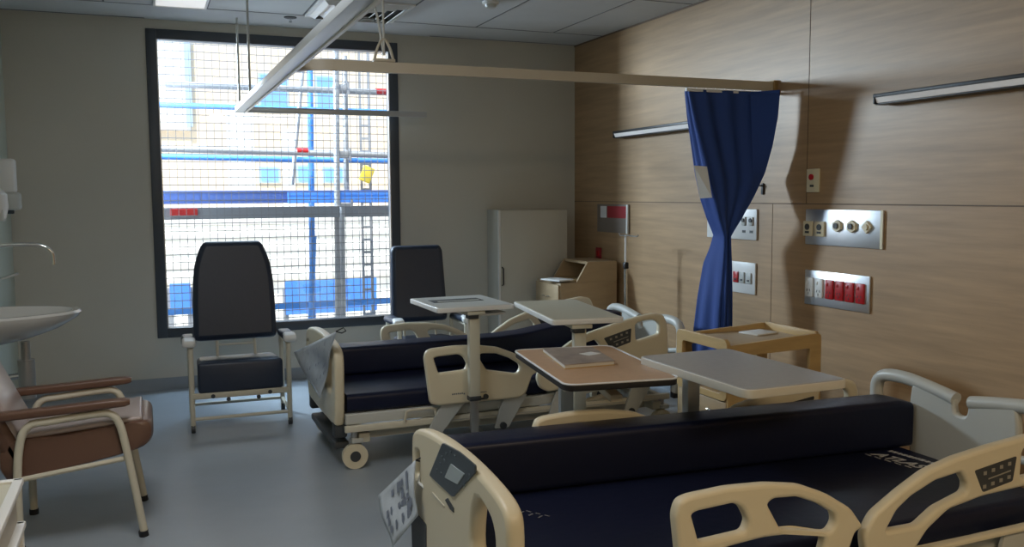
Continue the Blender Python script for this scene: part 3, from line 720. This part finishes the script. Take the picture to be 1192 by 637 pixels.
# papers on the locker
o = MB().box((0, 0, .004), (.16, .13, .008), RZ(.2), .002).build('tissue_pack', 'paper'); o.location = (2.98, 3.84, .7105); tag(o, 'white packet lying in the tray of the maple locker', 'packet')

# ------------------------------------------------------------------ recliner chairs
def recliner(name, label, loc, rz, W, backh, arm_h, taper, headw):
    t = thing(name, label, 'recliner chair', loc, rz)
    # local: faces -y. back leans to +y
    seat_y0, seat_y1 = .03, .50
    b = MB(); b.box((0, .25, .372), (W-.10, .46, .085), RX(-.10), .03, 3); b.build('seat', 'dark_vinyl', t)
    b = MB(); b.box((0, .02, .335), (W-.09, .06, .19), RX(-.05), .02, 3); b.build('leg_rest', 'dark_vinyl', t)
    hw = headw/2; bw = (W-.07)/2
    out = [(-bw, .50), (bw, .50), (bw*.99, .75), (bw*.965, .90), (bw*.92, 1.0), (bw*.82, 1.085), (hw*.98, backh-.022), (hw*.86, backh), (-hw*.86, backh), (-hw*.98, backh-.022), (-bw*.82, 1.085), (-bw*.92, 1.0), (-bw*.965, .90), (-bw*.99, .75)] if taper else [(-bw, .50), (bw, .50), (hw, backh-.04), (hw*.9, backh), (-hw*.9, backh), (-hw, backh-.04)]
    lean = Matrix.Translation((0, .44, .50)) @ Matrix.Rotation(-.16, 4, 'X') @ Matrix.Translation((0, 0, -.50))
    plate('backrest', 'dark_vinyl', rounded(out, .04, 4), [], .11, .035, 'XZ', 0, t, lean)
    for s in (-1, 1):
        x = s*(W/2)
        b = MB(); b.box((x, .17, arm_h), (.085, .36, .045), RX(-.05), .02, 3); a_ = b.build('armrest', 'dark_vinyl', t)
        MB().box((x, .0, arm_h+.008), (.08, .09, .046), RX(.2), .018, 3).build('armrest_cap', 'white_plastic', a_)
        b = MB(); b.tube([(x*.97, 0, .03), (x*.97, 0, arm_h-.03)], .016, 10); b.build('leg', 'cream_steel', t)
        b = MB(); b.tube([(x*.97, .42, .03), (x*.97, .42, arm_h-.03)], .016, 10); b.build('leg', 'cream_steel', t)
        for yy in (0, .42):
            MB().cyl((x*.97-.012, yy, .026), (x*.97+.012, yy, .026), .026, 14).build('caster', 'charcoal', t)
    b = MB()
    for yy in (0, .42): b.tube([(-W*.485, yy, .085), (W*.485, yy, .085)], .011, 8)
    for s in (-1, 1): b.tube([(s*W*.485, 0, .085), (s*W*.485, .42, .085)], .011, 8); b.tube([(s*W*.485, 0, arm_h-.03), (s*W*.485, .44, arm_h-.03)], .014, 8)
    b.span((-W*.485, -.02, .21), (W*.485, .02, .245), .005)
    for s in (-1, 1): b.tube([(s*.12, .40, .36), (s*.12, .45, .56)], .010, 8)
    b.tube([(-.12, .43, .47), (.12, .43, .47)], .008, 8)
    b.build('frame', 'cream_steel', t)
    for x in (-.17, .17, -.08, .10): MB().cyl((x, -.026, .225 if abs(x) > .15 else .20), (x, -.018, .225 if abs(x) > .15 else .20), .013, 10).build('bolt', 'charcoal', t)
    return t
recliner('recliner_chair', 'tall dark high back recliner standing in front of the window', (.515, 5.72, 0), -.03, .60, 1.155, .555, True, .40)
recliner('recliner_chair', 'dark high back chair between the window and the far bed', (1.86, 6.02, 0), -.06, .50, 1.075, .555, False, .40)

# ------------------------------------------------------------------ brown armchair (faces the beds, +x)
ac = thing('armchair', 'brown vinyl patient armchair with bent wood arms at the left', 'armchair', (-.30, 4.29, 0))
ox, oy = -.30, 4.29
b = MB(); b.sweep([(Vector((0, -.205, 0)), Vector((1, 0, 0)), Vector((0, 0, 1))), (Vector((0, -.19, 0)), Vector((1, 0, 0)), Vector((0, 0, 1)))], [(0, 0), (0, .001), (.001, 0)]) if False else None
pr = [tuple(v[:2]) for v in crv([Vector(p+(0,)) for p in [(-.27, .455), (-.05, .468), (.15, .490), (.24, .500), (.285, .490), (.298, .45), (.285, .405), (.24, .375), (.1, .345), (-.1, .315), (-.27, .300)]], 3, True)]
b = MB(); ys = [-.225, -.215, -.19, 0, .19, .215, .225]; ee = [.90, .97, 1, 1, 1, .97, .90]
b.sweep([(Vector((0, y, .41*(1-e))), Vector((e, 0, 0)), Vector((0, 0, e))) for y, e in zip(ys, ee)], pr); b.build('seat', 'brown_vinyl', ac)
b = MB(); b.box((.005, 0, .486), (.50, .42, .022), RY(-.075), .010, 3); b.build('seat_panel', 'brown_light', ac)
# backrest slab leaning back
b = MB(); b.box((-.352, 0, .665), (.085, .45, .70), RY(-.42), .035, 3); b.build('backrest', 'brown_vinyl', ac)
b = MB(); b.box((-.325, 0, .70), (.03, .42, .60), RY(-.42), .013, 3); b.build('backrest_panel', 'brown_light', ac)
for s in (-1, 1):
    y = s*.245
    b = MB(); b.tube([(-.225, y, .0), (-.222, y, .30), (-.205, y, .46), (-.17, y, .525), (-.10, y, .535), (.06, y, .548), (.13, y, .545), (.165, y, .50), (.19, y, .38), (.245, y, .012)], .0165, 10, smooth=4)
    b.build('leg_frame', 'cream_steel', ac)
    b = MB(); b.sweep([(Vector((x, y, z)), Vector((0, w_, 0)), Vector((0, 0, h_))) for x, z, w_, h_ in ((-.30, .575, .7, .8), (-.26, .575, 1, 1), (-.05, .582, 1, 1.0), (.12, .590, 1.05, 1.0), (.19, .592, 1.0, .9), (.21, .592, .75, .6))], rounded([(-.028, -.020), (.028, -.020), (.028, .016), (-.028, .016)], .012, 3))
    b.build('armrest', 'brown_vinyl', ac)
    MB().cyl((.243, y, 0), (.240, y, .025), .020, 12).build('foot_cap', 'black', ac); MB().cyl((-.225, y, 0), (-.225, y, .025), .020, 12).build('foot_cap', 'black', ac)
b = MB(); b.tube([(-.22, -.23, .30), (.19, -.23, .345)], .011, 8); b.tube([(-.22, .23, .30), (.19, .23, .345)], .011, 8); b.tube([(.19, -.24, .35), (.19, .24, .35)], .011, 8); b.tube([(-.22, -.24, .3), (-.22, .24, .3)], .011, 8); b.build('seat_frame', 'cream_steel', ac)

# ------------------------------------------------------------------ wash basin on the left wall
ws = thing('wash_basin', 'white porcelain wash basin with waste pipe on the left wall', 'basin', (XL, 5.15, 0))
b = MB(); n = 36; rim = .87
def bring(sx, sy, z, cx=.0): 
    v = []
    for k_ in range(n+1):
        th = -PI/2+PI*k_/n; v.append((cx+sx*math.cos(th), sy*math.sin(th), z))
    return v
levels = [(.535, .30, rim), (.545, .31, rim-.012), (.53, .305, rim-.035), (.44, .26, rim-.09), (.31, .20, rim-.135), (.22, .15, rim-.155), (.02, .02, rim-.16)]
inner = [(.505, .275, rim), (.47, .25, rim-.03), (.36, .20, rim-.09), (.2, .12, rim-.11), (.01, .01, rim-.115)]
seq = inner[::-1] + levels; rings = [[b.bm.verts.new(v) for v in bring(*q)] for q in seq]
for A, B in zip(rings, rings[1:]):
    for k_ in range(n): b.bm.faces.new((A[k_], A[k_+1], B[k_+1], B[k_]))
b.build('bowl', 'porcelain', ws)
MB().span((.0, -.31, rim-.03), (.12, .31, rim+.004), .01).build('ledge', 'porcelain', ws)
b = MB(); b.cyl((.275, .0, .715), (.275, .0, .60), .022); b.cyl((.275, 0, .62), (.275, 0, .42), .040, 20); b.build('bottle_trap', 'steel', ws)
MB().tube([(.275, 0, .54), (.1, 0, .53), (0.0, 0, .53)], .016).build('waste_pipe', 'chrome', ws)
MB().span((.0, -.02, .25), (.025, .06, .70), .005).build('pipe_cover', 'side_wall_paint', ws)
tp = thing('tap', 'chrome gooseneck tap above the wash basin', 'tap', (XL+.11, 5.25, .874))
MB().cyl((0, 0, 0), (0, 0, .13), .020).build('body', 'chrome', tp)
MB().tube([(0, 0, .10), (.0, 0, .28), (.05, 0, .325), (.16, 0, .335), (.255, 0, .325), (.30, 0, .285), (.305, 0, .225)], .010, 12, smooth=6).build('spout', 'chrome', tp)
MB().tube([(0, 0, .12), (.03, 0, .15), (.14, .01, .185)], .008, 8).build('lever', 'chrome', tp)
MB().cyl((0, 0, 0), (0, 0, .02), .03).build('collar', 'chrome', tp)

def dispenser(label, loc, tall):
    t = thing('soap_dispenser', label, 'soap dispenser', loc)
    if tall:
        MB().span((0, -.055, .05), (.105, .055, .27), .018, 3).build('housing', 'white_plastic', t)
        MB().span((0, -.065, -.06), (.125, .065, .055), .02, 3).build('lower_cover', 'grey_plastic', t)
    else:
        MB().lathe([(.02, -.085), (.06, -.07), (.078, .0), (.072, .07), (.03, .105), (.002, .11)], (.06, 0, 0), 24, .8, 1).build('housing', 'white_plastic', t)
        MB().span((0, -.06, -.09), (.10, .06, .0), .01).build('back_plate', 'grey_plastic', t)
    MB().span((.045, -.02, -.085), (.085, .02, -.055), .006).build('nozzle', 'screen_dark', t)
    return t
dispenser('tall white soap dispenser on the left wall above the basin', (XL+.002, 6.60, 1.43), True)
dispenser('rounded white dispenser at the left edge of the photo', (XL+.002, 6.05, 1.40), False)

# ------------------------------------------------------------------ trolley, bottom left
tv = thing('linen_trolley', 'cream trolley with tray top and blue bag, cut off at lower left', 'trolley', (-.575, 1.93, 0))
b = MB(); b.span((-.27, -.36, .775), (.285, .36, .80), .006); b.build('tray_top', 'table_beige', tv)
b = MB()
for z in (.802, .700):
    b.span((.270, -.36, z-.012), (.292, .362, z+.004), .004); b.span((-.28, .345, z-.012), (.292, .366, z+.004), .004)
b.build('rim', 'white_plastic', tv)
b = MB(); b.span((-.265, -.355, .702), (.275, .355, .775), .004); b.build('drawer', 'track_beige', tv)
for x in (-.26, .275):
    for y in (-.34, .352):
        MB().span((x-.012, y-.012, .06), (x+.012, y+.012, .70), .004).build('post', 'white_plastic', tv); MB().cyl((x-.012, y, .03), (x+.012, y, .03), .03, 14).build('caster', 'charcoal', tv)
b = MB(); b.box((-.0, 0, .42), (.47, .62, .50), None, .06, 3); b.build('bag', 'blue_bag', tv)
MB().span((-.26, -.34, .12), (.27, .34, .14)).build('shelf', 'track_beige', tv)

# ------------------------------------------------------------------ drip stand at the far bed head
iv = thing('drip_stand', 'slim steel drip stand behind the head of the far bed', 'drip stand', (3.22, 5.68, 0))
b = MB(); b.cyl((0, 0, .05), (0, 0, .95), .012); b.build('lower_pole', 'chrome', iv)
MB().cyl((0, 0, .93), (0, 0, 1.15), .008).build('upper_pole', 'white_plastic', iv)
b = MB(); b.tube([(-.01, 0, 1.14), (.0, -.02, 1.15), (.02, -.12, 1.145), (.02, -.14, 1.155)], .005, 6); b.tube([(0, 0, 1.15), (0, .08, 1.145), (0, .10, 1.16)], .005, 6); b.build('hook', 'steel', iv)
MB().box((0, 0, .93), (.035, .035, .05), None, .008).build('clamp', 'black', iv)
for k_ in range(5):
    a = 2*PI*k_/5+.3; q = MB().tube([(0, 0, .10), (.16*math.cos(a), .16*math.sin(a), .065)], .012, 8).build('leg', 'steel', iv)
    MB().cyl((.16*math.cos(a), .16*math.sin(a)-.01, .025), (.16*math.cos(a), .16*math.sin(a)+.01, .025), .025, 12).build('caster', 'charcoal', q)

# ------------------------------------------------------------------ outside: scaffold, mesh, building across the street
SY = 8.45
scf = thing('scaffold', 'grey and blue tube scaffold with boards outside the window', 'scaffold', (1.2, SY, -1.3))
SO = Vector((1.2, SY, -1.3))
def seg(x0, y0, x1, y1, Y, m, r, name, ground=False):
    a = at(x0, y0, Y=Y); c_ = at(x1, y1, Y=Y)
    if ground: c_ = Vector((c_.x, c_.y, -1.3))
    b = MB(); b.tube([a-SO, c_-SO], r, 12); return b.build(name, m, scf)
seg(120, 95, 560, 112, SY, 'tube_grey', .030, 'ledger_tube')
seg(120, 120, 560, 134, SY+.35, 'tube_blue', .026, 'ledger_tube')
seg(120, 171, 560, 184, SY, 'tube_grey', .030, 'ledger_tube')
seg(120, 181, 560, 190, SY+.35, 'tube_blue', .028, 'ledger_tube')
seg(390, -60, 393, 470, SY-.1, 'tube_grey', .028, 'upright', True)
seg(401, 65, 404, 250, SY+.1, 'tube_grey', .026, 'upright')
seg(398, 240, 398, 400, SY-.22, 'tube_grey', .026, 'upright', True)
seg(360, 30, 365, 480, SY+.55, 'tube_blue', .030, 'upright', True)
seg(355, 52, 340, 215, SY+.2, 'tube_grey', .020, 'brace')
seg(365, 275, 351, 360, SY+.48, 'tube_blue', .030, 'brace', True)
for i, (x, y) in enumerate(((396, 103), (399, 180), (401, 240))):
    p_ = at(x, y, Y=SY-.02)-SO; b = MB(); b.box(p_, (.13, .10, .07), None, .012); b.cyl(p_+Vector((.06, -.05, -.06)), p_+Vector((.06, -.05, .06)), .012, 8); b.cyl(p_+Vector((-.06, -.05, -.05)), p_+Vector((-.06, -.05, .05)), .012, 8)
    b.build('coupler', 'tube_grey', scf)
lc = at(424, 120, Y=SY+.7)-SO
b = MB()
for s in (-.045, .045): b.span((lc.x+s-.012, lc.y-.01, 0), (lc.x+s+.012, lc.y+.01, lc.z+.9))
for k_ in range(26): b.span((lc.x-.045, lc.y-.008, .2+k_*.13), (lc.x+.045, lc.y+.008, .225+k_*.13))
b.build('ladder', 'tube_grey', scf)
def band(x0, x1, y0, y1, Y, m, name, d=.05, slope=.0, par=scf, org=SO, ground=False):
    a = at(x0, (y0+y1)/2, Y=Y); c_ = at(x1, (y0+y1)/2+slope*(x1-x0), Y=Y); h = (at(x0, y0, Y=Y)-at(x0, y1, Y=Y)).length
    mid = (a+c_)/2-org; b = MB(); b.box(mid, ((c_-a).length, d, h), None, .004)
    if ground:
        for q in (-.5, -.17, .17, .5): b.span((mid.x+q*((c_-a).length-.06)-.03, mid.y+d/2, 0), (mid.x+q*((c_-a).length-.06)+.03, mid.y+d/2+.06, mid.z+h/2))
    return b.build(name, m, par, smooth=False)
band(120, 560, 221, 237, SY+.05, 'board_navy', 'toe_board')
band(335, 560, 222.5, 236, SY-.02, 'board_blue', 'toe_board', .04)
band(120, 560, 240, 253, SY+.12, 'board_grey', 'deck', .7)
band(198, 230, 243, 251, SY-.26, 'red_plastic', 'marker_tape', .02)
for i, (x, y) in enumerate(((443, 107), (352, 176))):
    a = at(x, y, Y=SY)-SO; MB().cyl(a+Vector((-.05, 0, 0)), a+Vector((.05, 0, 0)), .033, 14).build('marker_tape', 'red_plastic', scf)
band(120, 560, 354, 361, SY+.52, 'tube_blue', 'guard_rail', .05, -.01)
MB().box(at(427, 203, Y=SY+.62)-SO, (.12, .03, .16), RY(.4), .01).build('warning_tag', 'yellow', scf)
# wire mesh
b = MB(); x = -.6; Y_ = SY-.31
while x < 3.2: b.span((x-.0024, Y_-.002, -1.3), (x+.0024, Y_+.002, 3.4)); x += .062
z = -.3
while z < 3.4: b.span((-.6, Y_-.003, z-.0034), (3.2, Y_+.003, z+.0034)); z += .066
o = b.build('safety_mesh', 'mesh_wire', smooth=False); tag(o, 'fine dark wire mesh stretched over the scaffold outside the window', 'safety mesh')
# building across
FY = 15.0
fb_ = thing('apartment_building', 'sunlit cream building seen through the scaffold', 'building', (3, FY, 0))
MB().span((-9, 0, -4), (9, 4, 7)).build('wall', 'facade_cream', fb_, smooth=False)
def fpatch(x0, y0, x1, y1, m, name, d=.06, par=None, Y=FY):
    a = at(x0, y0, Y=Y); c_ = at(x1, y1, Y=Y)
    return MB().span((a.x-3, -d, c_.z), (c_.x-3, .02, a.z)).build(name, m, par or fb_, smooth=False)
fpatch(176, 20, 222, 152, 'facade_pale', 'corner_pier', .10)
fpatch(212, 20, 224, 148, 'facade_bluegrey', 'downpipe', .16)
fpatch(176, 252, 470, 300, 'facade_pale', 'lower_wall', .12)
for i, (x0, y0, x1, y1) in enumerate(((300, 85, 336, 128), (366, 88, 392, 128), (301, 194, 326, 213), (344, 192, 367, 213), (375, 194, 400, 213))):
    f_ = fpatch(x0, y0, x1, y1, 'facade_bluegrey', 'window', .05); a = at(x0+2.5, y0+2.5, Y=FY); c_ = at(x1-2.5, y1-2.5, Y=FY)
    MB().span((a.x-3, -.07, c_.z), (c_.x-3, -.045, a.z)).build('pane', 'facade_blue', f_, smooth=False)
fpatch(262, 120, 300, 300, 'facade_pale', 'render_panel', .04)
fpatch(327, 150, 344, 240, 'facade_pale', 'render_panel', .04)
fpatch(160, 300, 260, 322, 'brick_pink', 'brick_course', .14)
b = MB(); a = at(150, 254, Y=FY-1.6); c_ = at(480, 318, Y=FY-1.6)
for k_ in range(9):
    z0 = lerp(a.z, c_.z, k_/9); z1 = lerp(a.z, c_.z, (k_+1)/9)
    b.box(((a.x+c_.x)/2-3, -1.6+.05*(k_ % 2), (z0+z1)/2), (c_.x-a.x, .12, z0-z1), RX(.35), .01)
b.span((a.x-3, -1.5, -1.3), (c_.x-3, 0, a.z)); b.build('pale_lean_to', 'sheet_white', fb_)
struct(MB().span((-14, YB+.2, -1.4), (20, 40, -1.3)).build('ground', 'ground_pale', smooth=False), 'pale ground outside')
for i, (x0, x1, y0, y1, Y, lb) in enumerate(((198, 222, 330, 362, 10.5, 'blue site hoarding low at the left of the window'), (332, 438, 325, 364, 10.6, 'wide blue site hoarding low in the window behind the slanting strut'))):
    m0 = at((x0+x1)/2, (y0+y1)/2, Y=Y); h_ = thing('site_hoarding', lb, 'hoarding', (m0.x, Y, -1.3))
    band(x0, x1, y0, y1, Y, 'barrier_blue', 'panel', .06, 0, h_, Vector((m0.x, Y, -1.3)))
    for q in (-.48, .48):
        wd_ = (at(x1, y0, Y=Y)-at(x0, y0, Y=Y)).length; MB().span((q*wd_-.03, .03, 0), (q*wd_+.03, .09, m0.z+1.3+.1)).build('post', 'tube_grey', h_)
